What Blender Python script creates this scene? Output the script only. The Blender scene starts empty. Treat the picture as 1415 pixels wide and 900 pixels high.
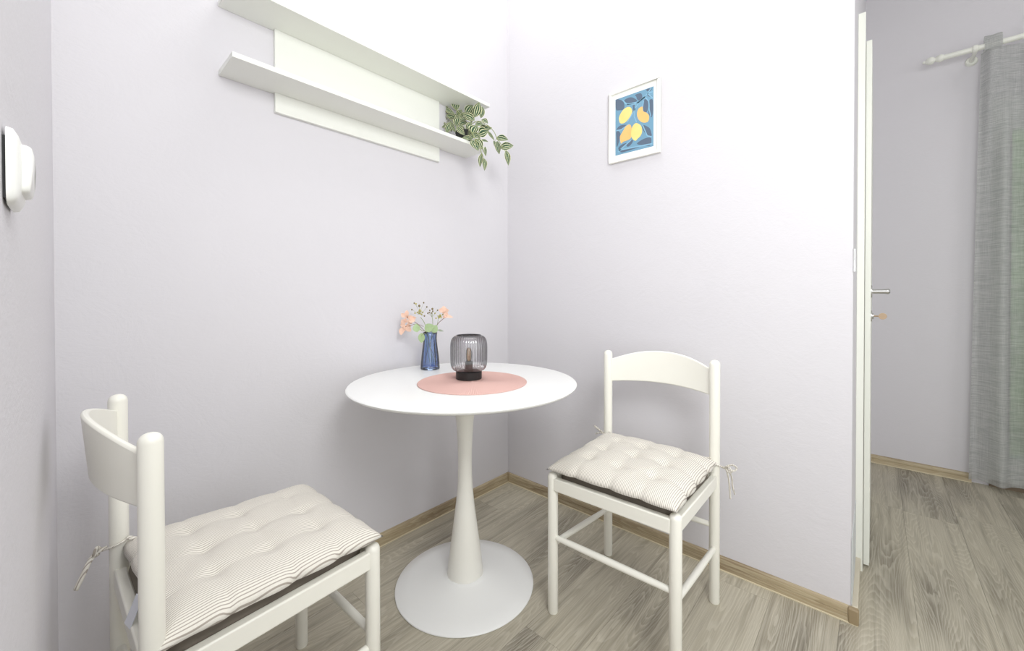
import bpy, bmesh, math, random
from mathutils import Vector, Matrix
random.seed(7)
R = math.radians
sc = bpy.context.scene
col = sc.collection

# ---------------------------------------------------------------- camera
cd = bpy.data.cameras.new('camera'); cam = bpy.data.objects.new('camera', cd); col.objects.link(cam)
YAW, PITCH, ROLL = 0.8394, 0.0092, -0.0016
F = Vector((math.sin(YAW)*math.cos(PITCH), math.cos(YAW)*math.cos(PITCH), -math.sin(PITCH)))
Rt = Vector((math.cos(YAW), -math.sin(YAW), 0)); Up = Rt.cross(F)
R2 = Rt*math.cos(ROLL)+Up*math.sin(ROLL); U2 = -Rt*math.sin(ROLL)+Up*math.cos(ROLL)
M = Matrix((R2, U2, -F)).transposed().to_4x4(); M.translation = (-1.692, -1.5505, 1.0487)
cam.matrix_world = M
cd.sensor_width = 36; cd.sensor_fit = 'HORIZONTAL'; cd.lens = 36*559.84/1415
cd.shift_y = (414.28-450)/1415; cd.clip_start = 0.005
sc.camera = cam

# ---------------------------------------------------------------- world and lights
w = bpy.data.worlds.new('world'); sc.world = w; w.use_nodes = True
bg = w.node_tree.nodes['Background']; bg.inputs[0].default_value = (0.80, 0.88, 1.0, 1); bg.inputs[1].default_value = 1.6
def area(name, loc, rot, sx, sy, power, color):
    l = bpy.data.lights.new(name, 'AREA'); l.shape = 'RECTANGLE'; l.size = sx; l.size_y = sy; l.energy = power; l.color = color
    o = bpy.data.objects.new(name, l); col.objects.link(o); o.location = loc; o.rotation_euler = rot; return o
area('ceiling_light', (-0.62, -0.62, 3.22), (0, 0, 0), .9, .9, 10.5, (0.98, 1.0, 0.985))
area('side_fill_light', (-1.70, -2.35, 1.2), (0, R(-90), 0), 1.6, 1.1, 15, (0.97, 1.0, 0.995))  # added fill from the left for chair fronts and right wall, no real window
area('back_fill_light', (-0.4, -3.72, 1.4), (R(90), 0, 0), 2.0, 1.7, 11.5, (0.97, 1.0, 0.995))  # added wide fill from behind the camera, no window in this wall
area('camera_fill_light', (-1.46, -1.95, 1.95), (R(72), 0, R(-28)), .6, .6, 16, (0.98, 1.0, 0.985))  # added unseen fill beside the camera, evens out walls and low furniture
area('far_fill_light', (0.75, -2.75, 3.22), (0, 0, 0), 1.0, 1.0, 3, (1.0, 0.98, 0.97))  # added unseen fill that brightens the far room
sc.view_settings.view_transform = 'Standard'; sc.view_settings.look = 'None'
sc.view_settings.gamma = 1; sc.view_settings.exposure = 0.14

# ---------------------------------------------------------------- helpers
def lin(c):
    return tuple(((v/255)/12.92 if v/255 <= 0.04045 else ((v/255+0.055)/1.055)**2.4) for v in c)+(1,)
class B:
    def __init__(s): s.v = []; s.f = []; s.m = []; s.uv = {}
    def add(s, vs, fs, mi=0):
        n = len(s.v); s.v += [tuple(v) for v in vs]; s.f += [tuple(i+n for i in f) for f in fs]; s.m += [mi]*len(fs); return n
    def box(s, x0, x1, y0, y1, z0, z1, mi=0):
        vs = [(x, y, z) for x in (x0, x1) for y in (y0, y1) for z in (z0, z1)]
        s.add(vs, [(0,1,3,2), (4,6,7,5), (0,4,5,1), (2,3,7,6), (0,2,6,4), (1,5,7,3)], mi); return s
    def obox(s, a, b, wd, h, up=Vector((0,0,1))):
        """bar from a to b, width wd across, height h"""
        a = Vector(a); b = Vector(b); d = (b-a).normalized(); sd = d.cross(up).normalized(); u = sd.cross(d)
        vs = [p+sd*(i*wd/2)+u*(j*h/2) for p in (a, b) for i in (-1, 1) for j in (-1, 1)]
        s.add(vs, [(0,1,3,2), (4,6,7,5), (0,4,5,1), (2,3,7,6), (0,2,6,4), (1,5,7,3)]); return s
    def lathe(s, prof, n=48, c=(0,0,0), rf=None, mi=0):
        vs = []; fs = []
        for k, (r, z) in enumerate(prof):
            for i in range(n):
                t = 2*math.pi*i/n; rr = r*(rf(t, k) if rf else 1)
                vs.append((c[0]+rr*math.cos(t), c[1]+rr*math.sin(t), c[2]+z))
        for k in range(len(prof)-1):
            for i in range(n):
                j = (i+1) % n; fs.append((k*n+i, k*n+j, (k+1)*n+j, (k+1)*n+i))
        if prof[0][0] > 1e-6: fs.append(tuple(range(n))[::-1])
        if prof[-1][0] > 1e-6: fs.append(tuple((len(prof)-1)*n+i for i in range(n)))
        s.add(vs, fs, mi); return s
    def tube(s, pts, rad, n=10, flat=1.0, caps=True):
        pts = [Vector(p) for p in pts]; L = len(pts)
        if not hasattr(rad, '__len__'): rad = [rad]*L
        t0 = (pts[1]-pts[0]).normalized(); u = t0.orthogonal().normalized(); vs = []; fs = []
        for i, p in enumerate(pts):
            t = (pts[min(i+1, L-1)]-pts[max(i-1, 0)]).normalized()
            u = (u-t*u.dot(t)).normalized(); v = t.cross(u)
            for k in range(n):
                a = 2*math.pi*k/n; vs.append(p+u*(math.cos(a)*rad[i])+v*(math.sin(a)*rad[i]*flat))
        for i in range(L-1):
            for k in range(n):
                j = (k+1) % n; fs.append((i*n+k, i*n+j, (i+1)*n+j, (i+1)*n+k))
        if caps: fs.append(tuple(range(n))[::-1]); fs.append(tuple((L-1)*n+k for k in range(n)))
        s.add(vs, fs); return s
    def ball(s, c, r, n=8, sz=1.0):
        m = max(4, n//2+1); pr = [(r*math.sin(math.pi*i/m), -r*sz*math.cos(math.pi*i/m)) for i in range(m+1)]
        pr[0] = (0, pr[0][1]); pr[-1] = (0, pr[-1][1]); return s.lathe(pr, n, c)
    def prism(s, poly, z0, z1, mi=0):
        n = len(poly); vs = [(x, y, z0) for x, y in poly]+[(x, y, z1) for x, y in poly]
        s.add(vs, [tuple(range(n))[::-1], tuple(range(n, 2*n))]+[(i, (i+1) % n, n+(i+1) % n, n+i) for i in range(n)], mi); return s
    def mesh(s, name):
        me = bpy.data.meshes.new(name); me.from_pydata(s.v, [], s.f); me.update()
        bm = bmesh.new(); bm.from_mesh(me); bmesh.ops.remove_doubles(bm, verts=bm.verts, dist=1e-7)
        bmesh.ops.recalc_face_normals(bm, faces=bm.faces); bm.to_mesh(me); bm.free()
        return me
def finish(o, smooth, bevel, seg=2):
    me = o.data
    if smooth:
        for p in me.polygons: p.use_smooth = True
        if smooth != 'all':
            md = None
            me.set_sharp_from_angle(angle=R(smooth if smooth is not True else 40))
    if bevel:
        b = o.modifiers.new('bevel', 'BEVEL'); b.width = bevel; b.segments = seg; b.limit_method = 'ANGLE'; b.angle_limit = R(40)
        b.harden_normals = False
        for p in me.polygons: p.use_smooth = True
        me.set_sharp_from_angle(angle=R(50))
def obj(name, b, mat, parent=None, smooth=False, bevel=0, loc=None, label=None, mats=None):
    me = b.mesh(name) if isinstance(b, B) else b
    o = bpy.data.objects.new(name, me); col.objects.link(o)
    if not me.materials:
        for m in (mats or [mat]): me.materials.append(m)
        if mats and isinstance(b, B) and len(me.polygons) == len(b.m):
            me.polygons.foreach_set('material_index', b.m)
    finish(o, smooth, bevel)
    if parent: o.parent = parent
    if loc: o.location = loc
    if label: o['label'] = label
    return o
def tag(o, label, cat, group=None):
    o['label'] = label; o['category'] = cat
    if group: o['group'] = group
    return o
def thing(name, loc, rz, label, cat, group=None):
    o = bpy.data.objects.new(name, None); col.objects.link(o); o.location = loc; o.rotation_euler = (0, 0, rz); o.empty_display_size = .1
    return tag(o, label, cat, group)
def struct(o): o['kind'] = 'structure'; return o

# ---------------------------------------------------------------- materials
class NT:
    def __init__(s, name):
        s.mat = bpy.data.materials.new(name); s.mat.use_nodes = True; s.t = s.mat.node_tree
        s.bsdf = s.t.nodes['Principled BSDF']; s.out = s.t.nodes['Material Output']
    def n(s, typ, **kw):
        nd = s.t.nodes.new(typ)
        for k, v in kw.items():
            if k[0] == 'i' and k[1:].isdigit(): nd.inputs[int(k[1:])].default_value = v
            else: setattr(nd, k, v)
        return nd
    def l(s, a, b): s.t.links.new(a, b)
    def math(s, op, a, b=None, c=None, clamp=False):
        nd = s.n('ShaderNodeMath', operation=op); nd.use_clamp = clamp
        for i, x in enumerate((a, b, c)):
            if x is None: continue
            if isinstance(x, (int, float)): nd.inputs[i].default_value = x
            else: s.l(x, nd.inputs[i])
        return nd.outputs[0]
    def mapping(s, src, scale=(1,1,1), loc=(0,0,0), rot=(0,0,0)):
        m = s.n('ShaderNodeMapping'); s.l(src, m.inputs[0]); m.inputs[1].default_value = loc; m.inputs[2].default_value = rot; m.inputs[3].default_value = scale; return m.outputs[0]
    def noise(s, vec, scale, detail=2, rough=.5, dist=0):
        n = s.n('ShaderNodeTexNoise'); s.l(vec, n.inputs['Vector']); n.inputs['Scale'].default_value = scale; n.inputs['Detail'].default_value = detail
        n.inputs['Roughness'].default_value = rough; n.inputs['Distortion'].default_value = dist; return n.outputs[0]
    def ramp(s, fac, stops):
        r = s.n('ShaderNodeValToRGB'); s.l(fac, r.inputs[0]); e = r.color_ramp.elements
        e[0].position, e[0].color = stops[0]; e[1].position, e[1].color = stops[-1]
        for p, c in stops[1:-1]:
            q = e.new(p); q.color = c
        return r.outputs[0]
    def mix(s, fac, a, b, mode='MIX'):
        m = s.n('ShaderNodeMix', data_type='RGBA', blend_type=mode)
        for i, x in ((0, fac), (6, a), (7, b)):
            if isinstance(x, (int, float, tuple)): m.inputs[i].default_value = x
            else: s.l(x, m.inputs[i])
        return m.outputs[2]
    def bump(s, h, strength, dist):
        b = s.n('ShaderNodeBump'); b.inputs['Strength'].default_value = strength; b.inputs['Distance'].default_value = dist
        s.l(h, b.inputs['Height']); s.l(b.outputs[0], s.bsdf.inputs['Normal'])
    def obj(s): return s.n('ShaderNodeTexCoord').outputs['Object']
def plain(name, c, rough=.5, metal=0, spec=.5, bump=None, var=None, coat=0):
    m = NT(name); m.bsdf.inputs['Base Color'].default_value = lin(c); m.bsdf.inputs['Roughness'].default_value = rough
    m.bsdf.inputs['Metallic'].default_value = metal; m.bsdf.inputs['Specular IOR Level'].default_value = spec
    m.bsdf.inputs['Coat Weight'].default_value = coat
    oc = m.obj()
    if var:
        n = m.noise(oc, var[0], 3); m.l(m.mix(n, lin(c), lin(var[1])), m.bsdf.inputs['Base Color'])
    if bump: m.bump(m.noise(oc, bump[0], 3), bump[1], bump[2])
    return m.mat

def mat_wall():
    m = NT('lilac_wall_paint'); oc = m.obj()
    big = m.noise(oc, 1.3, 3); m.l(m.mix(big, lin((219, 217, 221)), lin((224, 221, 225))), m.bsdf.inputs['Base Color'])
    m.bsdf.inputs['Roughness'].default_value = .62; m.bsdf.inputs['Specular IOR Level'].default_value = .35
    fine = m.noise(m.mapping(oc, (1, 1, 2.2)), 70, 4, .6); trowel = m.noise(oc, 9, 5, .65, 1.2)
    h = m.math('ADD', m.math('MULTIPLY', fine, .35), m.math('MULTIPLY', trowel, 1.1)); m.bump(h, .4, .003); return m.mat
def mat_wood(name, floor=True):
    m = NT(name); oc = m.obj()
    oi = m.n('ShaderNodeObjectInfo'); rnd = oi.outputs['Random']
    cx = m.n('ShaderNodeCombineXYZ')
    m.l(m.math('MULTIPLY', rnd, 37.0), cx.inputs[0]); m.l(m.math('MULTIPLY', rnd, 91.0), cx.inputs[1]); m.l(m.math('MULTIPLY', rnd, 53.0), cx.inputs[2])
    va = m.n('ShaderNodeVectorMath', operation='ADD'); m.l(oc, va.inputs[0]); m.l(cx.outputs[0], va.inputs[1]); v = va.outputs[0]
    field = m.noise(m.mapping(v, (.62, 6.6, 1) if floor else (1.2, 20, 20)), 1.1, 1.6, .5, .25)
    wob = m.noise(m.mapping(v, (9, 60, 9)), 1.6, 2)
    rings = m.math('ADD', m.math('MULTIPLY', field, 58.0 if floor else 14.), m.math('MULTIPLY', wob, .9))
    fr = m.math('FRACT', rings)
    line = m.ramp(fr, [(0, (0,0,0,1)), (.55, (.30,.30,.30,1)), (.80, (1,1,1,1)), (.93, (.85,.85,.85,1)), (1, (0,0,0,1))])
    fib = m.noise(m.mapping(v, (5, 240, 60)), 1.0, 4, .65)
    fib2 = m.noise(m.mapping(v, (1.6, 38, 10)), 1.0, 3, .6)
    blot = m.noise(m.mapping(v, (1.3, 6.0, 1)), 1.0, 2, .5)
    if floor: cs = ((122, 114, 99), (182, 174, 155), (218, 212, 196))
    else: cs = ((122, 102, 78), (178, 160, 128), (214, 202, 172))
    c0 = m.ramp(blot, [(.30, lin(cs[0])), (.50, lin(cs[1])), (.75, lin(cs[1]))])
    c1 = m.mix(m.math('MULTIPLY', line, .42), c0, lin(cs[2]))
    k = m.math('MULTIPLY', m.math('SUBTRACT', fib, .42, clamp=True), 2.2, clamp=True)
    c2 = m.mix(m.math('MULTIPLY', k, .7), c1, lin(cs[2]))
    k2 = m.math('MULTIPLY', m.math('SUBTRACT', .5, fib2, clamp=True), 3.2, clamp=True)
    c3 = m.mix(m.math('MULTIPLY', k2, .8), c2, lin(cs[0]))
    m.l(m.mix(m.math('MULTIPLY', rnd, .10), c3, lin(cs[0])), m.bsdf.inputs['Base Color'])
    m.bsdf.inputs['Roughness'].default_value = .46; m.bsdf.inputs['Specular IOR Level'].default_value = .45
    m.bump(m.math('ADD', fib, m.math('MULTIPLY', line, .5)), .25, .0006); return m.mat
def mat_ticking():
    m = NT('ticking_stripe_cotton'); oc = m.obj(); sx = m.n('ShaderNodeSeparateXYZ'); m.l(oc, sx.inputs[0])
    wn = m.noise(oc, 6, 2); y = m.math('ADD', sx.outputs[1], m.math('MULTIPLY', wn, .003))
    fr = m.math('FRACT', m.math('MULTIPLY', y, 1/.0047))
    st = m.ramp(fr, [(0, (1,1,1,1)), (.24, (1,1,1,1)), (.32, (0,0,0,1)), (.92, (0,0,0,1)), (1, (1,1,1,1))])
    fz = m.noise(m.mapping(oc, (300, 900, 300)), 1, 2)
    c = m.mix(m.math('MULTIPLY', st, .72), lin((240, 236, 227)), lin((134, 117, 104)))
    m.l(m.mix(m.math('MULTIPLY', fz, .25), c, lin((205, 198, 186))), m.bsdf.inputs['Base Color'])
    m.bsdf.inputs['Roughness'].default_value = .9; m.bsdf.inputs['Specular IOR Level'].default_value = .15
    m.bsdf.inputs['Sheen Weight'].default_value = .15
    m.bump(m.math('ADD', m.noise(oc, 500, 2), m.math('MULTIPLY', m.noise(oc, 22, 3), 3)), .5, .0012); return m.mat
def mat_thin_glass(name, tint, edge, rough=.04, facing=.35, gloss=.08):
    """thin tinted glass wall: transparent with a darker tint at grazing angles and a glossy coat"""
    m = NT(name); t = m.t; t.nodes.remove(m.bsdf)
    lw = m.n('ShaderNodeLayerWeight'); lw.inputs[0].default_value = facing
    c = m.mix(lw.outputs['Facing'], lin(tint), lin(edge))
    tr = m.n('ShaderNodeBsdfTransparent'); m.l(c, tr.inputs[0])
    gl = m.n('ShaderNodeBsdfGlossy'); gl.inputs['Roughness'].default_value = rough
    fr = m.n('ShaderNodeFresnel'); fr.inputs[0].default_value = 1.5
    mx = m.n('ShaderNodeMixShader'); m.l(m.math('ADD', fr.outputs[0], gloss-.04, clamp=True), mx.inputs[0]); m.l(tr.outputs[0], mx.inputs[1]); m.l(gl.outputs[0], mx.inputs[2])
    m.l(mx.outputs[0], m.out.inputs[0]); return m.mat
def mat_curtain():
    m = NT('sheer_grey_curtain'); t = m.t; t.nodes.remove(m.bsdf); oc = m.obj()
    slub = m.noise(m.mapping(oc, (10, 14, 260)), 1, 3, .7); warp = m.noise(m.mapping(oc, (500, 500, 12)), 1, 2)
    w_ = m.math('ADD', m.math('MULTIPLY', slub, .7), m.math('MULTIPLY', warp, .3))
    c = m.ramp(w_, [(.35, lin((188, 190, 189))), (.65, lin((216, 217, 215)))])
    d = m.n('ShaderNodeBsdfDiffuse'); m.l(c, d.inputs[0]); tl = m.n('ShaderNodeBsdfTranslucent'); m.l(c, tl.inputs[0])
    m1 = m.n('ShaderNodeMixShader'); m1.inputs[0].default_value = .35; m.l(d.outputs[0], m1.inputs[1]); m.l(tl.outputs[0], m1.inputs[2])
    tr = m.n('ShaderNodeBsdfTransparent'); m2 = m.n('ShaderNodeMixShader')
    m.l(m.math('SUBTRACT', .62, m.math('MULTIPLY', w_, .75), clamp=True), m2.inputs[0]); m.l(m1.outputs[0], m2.inputs[1]); m.l(tr.outputs[0], m2.inputs[2])
    m.l(m2.outputs[0], m.out.inputs[0]); return m.mat
def mat_leaf():
    m = NT('variegated_leaf'); u = m.n('ShaderNodeUVMap'); sx = m.n('ShaderNodeSeparateXYZ'); m.l(u.outputs[0], sx.inputs[0])
    v = m.math('ABSOLUTE', m.math('SUBTRACT', sx.outputs[1], .5)); oc = m.obj(); v = m.math('ADD', v, m.math('MULTIPLY', m.math('SUBTRACT', m.noise(oc, 90, 2), .5), .10))
    g1, g2, cr = lin((50, 80, 44)), lin((26, 50, 30)), lin((232, 232, 190))
    c = m.ramp(v, [(0, cr), (.02, cr), (.045, g1), (.20, lin((74, 104, 84))), (.245, cr), (.28, cr), (.31, g2), (.42, g1), (.46, cr)])
    oi = m.n('ShaderNodeObjectInfo')
    m.l(m.mix(m.math('MULTIPLY', oi.outputs['Random'], .22), c, lin((70, 95, 78))), m.bsdf.inputs['Base Color'])
    m.bsdf.inputs['Roughness'].default_value = .6; m.bsdf.inputs['Specular IOR Level'].default_value = .25; return m.mat
def mat_placemat():
    m = NT('pink_woven_braid'); oc = m.obj(); sx = m.n('ShaderNodeSeparateXYZ'); m.l(oc, sx.inputs[0])
    r = m.math('POWER', m.math('ADD', m.math('POWER', sx.outputs[0], 2.), m.math('POWER', sx.outputs[1], 2.)), .5)
    a = m.math('ARCTAN2', sx.outputs[1], sx.outputs[0])
    w_ = m.math('SINE', m.math('ADD', m.math('MULTIPLY', a, 160.), m.math('MULTIPLY', r, 1500.)))
    k = m.math('ADD', m.math('MULTIPLY', w_, .5), .5)
    m.l(m.mix(k, lin((206, 158, 150)), lin((236, 204, 195))), m.bsdf.inputs['Base Color'])
    m.bsdf.inputs['Roughness'].default_value = .85; m.bump(k, .5, .001); return m.mat

WALL = mat_wall(); FLOORW = mat_wood('grey_oak_laminate'); SKIRT = mat_wood('oak_skirting', False)
LIP = plain('pale_skirting_lip', (214, 202, 172), .5)
CEIL = plain('white_ceiling_paint', (245, 245, 243), .8)
CREAM = plain('cream_chair_lacquer', (247, 245, 235), .32, spec=.5, bump=(60, .08, .001))
WHITE = plain('white_table_lacquer', (246, 246, 244), .28, spec=.5)
STEMW = plain('warm_white_lacquer', (243, 241, 233), .3)
SHELFW = plain('white_foil_board', (240, 241, 234), .45, bump=(200, .05, .0005))
DOORW = plain('white_door_lacquer', (240, 241, 232), .4)
PLASTIC = plain('white_switch_plastic', (243, 243, 239), .3)
GAPSHADE = plain('switch_gap_shade', (70, 70, 72), .8)  # dark colour stands in for the shade behind the switch plate
PAD = plain('taupe_upholstery', (122, 114, 103), .85, bump=(260, .4, .001), var=(40, (112, 104, 94)))
TICK = mat_ticking(); TAGW = plain('white_satin_tag', (228, 230, 238), .5)
CHROME = plain('brushed_steel', (205, 205, 203), .28, metal=1); BRASS = plain('worn_key_brass', (172, 150, 126), .4, metal=.7)
BLACKM = plain('black_lamp_base', (30, 28, 28), .5); SOCK = plain('dark_socket', (48, 52, 54), .4)
SMOKE = mat_thin_glass('smoked_ribbed_glass', (236, 235, 237), (88, 86, 92), .10, .45, .16)
AMBER = mat_thin_glass('amber_bulb_glass', (250, 238, 214), (222, 196, 152), .05, .4, .12)
FILA = plain('bulb_filament', (196, 150, 84), .4, metal=.5)
BLUEG = mat_thin_glass('blue_vase_glass', (196, 214, 242), (116, 152, 212), .06, .5, .12)
PINK = mat_placemat(); LEAF = mat_leaf(); CURT = mat_curtain()
POTM = plain('dark_plant_pot', (38, 40, 38), .6); STEMG = plain('green_plant_stem', (148, 158, 104), .6)
TWIG = plain('brown_flower_twig', (138, 112, 92), .7); GLEAF = plain('pale_green_leaf', (162, 190, 140), .6, var=(120, (186, 206, 160)))
GGLEAF = plain('grey_green_leaf', (170, 178, 164), .6)
PEACH = plain('peach_petal', (238, 192, 168), .75, var=(150, (246, 214, 194))); PEACHD = plain('flower_centre', (150, 88, 52), .7)
BERRY = plain('yellow_green_bud', (188, 178, 92), .6); BERRYD = plain('brown_green_bud', (132, 118, 80), .6)
UPVC = plain('white_window_frame', (238, 240, 236), .4)
PANE = mat_thin_glass('window_pane_glass', (240, 248, 242), (190, 205, 195), .02, .2, .05)
HEDGE = plain('hedge_foliage', (118, 150, 84), .9, var=(9, (160, 182, 110)))
FRAMEW = plain('white_picture_frame', (246, 245, 238), .4); MATB = plain('white_mount_card', (247, 247, 243), .7)
P_BG = plain('print_blue', (116, 160, 186), .6); P_DK = plain('print_slate', (92, 108, 128), .6); P_YE = plain('print_yellow', (250, 226, 148), .6, var=(30, (246, 214, 124)))
P_OR = plain('print_orange', (247, 200, 128), .6, var=(30, (243, 186, 112))); P_LT = plain('print_pale_blue', (136, 182, 208), .6)
PICGL = None

# ---------------------------------------------------------------- structure
H = 3.3; WX = 1.717; YF = -3.8; WE = -1.497
LX = lambda y: -1.7025+0.0223*y        # the left wall runs very slightly out of square
floor = struct(obj('floor', B().box(LX(YF)-.15, WX+.15, YF-.15, .1, -.06, -.0081), plain('floor_underlay', (90, 84, 76), .9)))
# planks
PW, PL = .185, 1.285
pk = {}
for row in range(-13, 11):
    y0 = -1.655+PW*row; y1 = y0+PW
    if y1 < YF-.02 or y0 > .02: continue
    off = {0: 1.05, -1: 1.037}.get(row, 1.05+PL*random.random())
    x = off-PL*5
    while x < WX+.05:
        x0, x1 = max(x, LX(YF)-.06), min(x+PL, WX+.03)
        if y0 > WE+.02: x1 = min(x1, .03)
        ya, yb = max(y0, YF-.03), min(y1, .03)
        if x1-x0 > .02 and yb-ya > .01:
            g = .0003; key = (round(x1-x0, 3), round(yb-ya, 3))
            if key not in pk: pk[key] = B().box(-(x1-x0)/2+g, (x1-x0)/2-g, -(yb-ya)/2+g, (yb-ya)/2-g, -.008, 0).mesh('plank')
            obj('plank', pk[key], FLOORW, floor, loc=((x0+x1)/2, (ya+yb)/2, 0))
        x += PL
struct(obj('ceiling', B().box(LX(YF)-.15, WX+.15, YF-.15, .1, H, H+.1), CEIL))
struct(obj('wall_back', B().box(-1.86, 0, 0, .12, 0, H), WALL))
struct(obj('wall_right', B().box(0, WX, WE, .12, 0, H), WALL, bevel=.003))
b = B(); b.prism([(LX(0), 0), (LX(YF), YF), (LX(YF)-.12, YF), (LX(0)-.12, 0)], 0, H); struct(obj('wall_left', b, WALL))
struct(obj('wall_front', B().box(LX(YF)-.12, WX+.12, YF-.12, YF, 0, H), WALL))
WY0, WY1, WZ0, WZ1 = -3.02, -2.02, .03, 2.12
b = B(); b.box(WX, WX+.14, WY1, WE, 0, H).box(WX, WX+.14, YF, WY0, 0, H).box(WX, WX+.14, WY0, WY1, WZ1, H).box(WX, WX+.14, WY0, WY1, 0, WZ0)
struct(obj('wall_far', b, WALL))

# skirting boards: extruded profile with a groove and a pale rubber lip
def skirting(name, a, bb, nrm, length_axis):
    """board from a to bb on a wall whose inward normal is nrm"""
    a = Vector((*a, 0)); bb = Vector((*bb, 0)); L = (bb-a).length; n = Vector((*nrm, 0)); d = (bb-a).normalized()
    prof = [(0, .004), (.0165, .004), (.0150, .012), (.0142, .0235), (.0122, .0245), (.0122, .0262), (.0138, .0275), (.0132, .040), (.0105, .0462), (.004, .0488), (0, .0488)]
    o = bpy.data.objects.new(name, None); m = B(); nn = len(prof)
    s_ = 1 if d.cross(n).z > 0 else -1
    vs = [(x, s_*p, z) for x in (0, L) for p, z in prof]
    m.add(vs, [tuple(range(nn)), tuple(range(nn, 2*nn))]+[(i, (i+1) % nn, nn+(i+1) % nn, nn+i) for i in range(nn)])
    o = obj(name, m, SKIRT, smooth=30); o.location = a; o.rotation_euler = (0, 0, math.atan2(d.y, d.x)); struct(o)
    lip = B(); pr = [(0, 0), (.018, 0), (.0178, .0032), (.0155, .0052), (0, .0052)]
    vs = [(x, s_*p, z) for x in (0, L) for p, z in pr]; k = len(pr)
    lip.add(vs, [tuple(range(k)), tuple(range(k, 2*k))]+[(i, (i+1) % k, k+(i+1) % k, k+i) for i in range(k)])
    obj('lip', lip, LIP, o); return o
bk = skirting('baseboard_back', (-1.70, 0), (-.001, 0), (0, -1), 0)
br = skirting('baseboard_right', (0, -.001), (0, WE-.018), (-1, 0), 0)
bl = skirting('baseboard_left', (LX(YF), YF), (LX(-.02), -.02), (1, .022), 0)
bf = skirting('baseboard_far', (WX, WE-.02), (WX, -1.955), (-1, 0), 0)
bf2 = skirting('baseboard_front', (LX(YF)+.02, YF), (WX-.02, YF), (0, 1), 0)
be = struct(obj('baseboard_end', B().box(.0, .33, WE-.016, WE, 0, .050), plain('pale_end_trim', (212, 203, 184), .5), bevel=.002))
CAPM = plain('skirting_cap', (156, 138, 108), .5)
def cap(par, sgn, x0, x1, nm, lbl=None):
    return obj(nm, B().box(x0, x1, min(sgn*.0, sgn*.0188), max(sgn*.0, sgn*.0188), .0, .0498), CAPM, par, bevel=.0045)
cap(br, -1, 1.488, 1.5155, 'end_cap'); cap(br, -1, .0005, .016, 'corner_cap')

# wall end: frame strip, hinge plate, open door seen edge-on
tr = struct(obj('trim_1', B().box(.33, .352, WE-.0215, WE, 0, 2.112), DOORW, bevel=.0015))
tr2 = struct(obj('trim_2', B().box(.0, .32, WE-.0022, WE, .052, .27), plain('chipped_white_plaster', (226, 228, 226), .8, bump=(40, .6, .004), var=(25, (200, 204, 206)))))
hg = B(); hg.lathe([(0, 0), (.0035, .001), (.0035, .036), (.003, .0375), (.0035, .039), (.0035, .074), (0, .075)], 12, (.0, WE-.003, 1.123))
hg.box(-.0, .02, WE-.0025, WE, 1.13, 1.19)
obj('hinge', hg, plain('white_hinge_metal', (225, 226, 226), .3, metal=.3), tr, smooth=True)
dr = B().box(.372, .40, WE-.0395, WE-.0225, .01, 2.02).box(.4, 1.17, WE-.0395, WE-.0025, .01, 2.02)
door = struct(obj('door_1', dr, DOORW, bevel=.001))
DY = WE-.0395
hb = B(); hb.tube([(.45, DY, 1.064), (.45, DY-.004, 1.064)], .0235, 24).tube([(.45, DY-.004, 1.064), (.45, DY-.046, 1.064)], .0085, 16)
hb.tube([(.45, DY-.041, 1.064), (.47, DY-.046, 1.064), (.50, DY-.047, 1.064), (.565, DY-.046, 1.062)], [.0095, .0095, .009, .0075], 14, 1)
hb.tube([(.45, DY-.046, 1.064), (.45, DY-.052, 1.064), (.45, DY-.056, 1.064)], [.0105, .0105, .006], 16)
obj('door_handle', hb, CHROME, door, smooth=True)
kb = B(); kb.tube([(.45, DY, .967), (.45, DY-.004, .967)], .0215, 24); kb.tube([(.45, DY-.004, .967), (.45, DY-.009, .967)], .011, 16)
esc = obj('lock_rosette', kb, CHROME, door, smooth=True)
kk = B(); kk.tube([(.45, DY-.009, .967), (.45, DY-.024, .967)], .0028, 10); kk.tube([(.4485, DY-.035, .967), (.4515, DY-.035, .967)], .0125, 24)
key = obj('door_key', kk, BRASS, smooth=True); tag(key, 'small brass key with round bow sticking in the lock of the open door', 'key')

# balcony window behind the curtain
fr_ = B(); X0, X1 = WX+.01, WX+.07
fr_.box(X0, X1, WY0, WY0+.07, WZ0, WZ1).box(X0, X1, WY1-.07, WY1, WZ0, WZ1).box(X0, X1, WY0+.07, WY1-.07, WZ1-.18, WZ1).box(X0, X1, WY0+.07, WY1-.07, WZ0, .165)
win = struct(obj('window_1', fr_, UPVC, bevel=.004))
obj('pane', B().box(WX+.038, WX+.044, WY0+.07, WY1-.07, .165, WZ1-.18), PANE, win)
obj('threshold', B().box(WX-.012, WX+.009, WY0, WY1, 0, .031), plain('brown_threshold', (128, 112, 94), .6), win)
obj('gasket', B().box(X0-.002, X0+.003, WY0+.07, WY1-.068, .163, .169).box(X0-.002, X0+.003, WY1-.073, WY1-.067, .165, WZ1-.18), plain('grey_gasket', (120, 120, 118), .7), win)
hd = B(); N = 26
vs = []; fs = []
for i in range(N+1):
    for j in range(N+1):
        vs.append((WX+1.5+.16*random.random()+.1*math.sin(i*1.1)*math.cos(j*.8), -4.8+4.6*i/N, -.2+2.9*j/N))
for i in range(N):
    for j in range(N): fs.append((i*(N+1)+j, (i+1)*(N+1)+j, (i+1)*(N+1)+j+1, i*(N+1)+j+1))
hd.add(vs, fs); n0 = len(hd.v); hd.box(WX+1.75, WX+2.2, -4.8, -.2, -.2, 2.68)
hg_ = tag(obj('hedge', hd, HEDGE), 'pale green hedge blurred outdoors beyond the curtained glass door', 'hedge')
struct(obj('terrace', B().box(WX+.2, WX+2.4, -5.0, 0, -.26, -.2), plain('terrace_concrete', (190, 188, 180), .9)))

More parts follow.
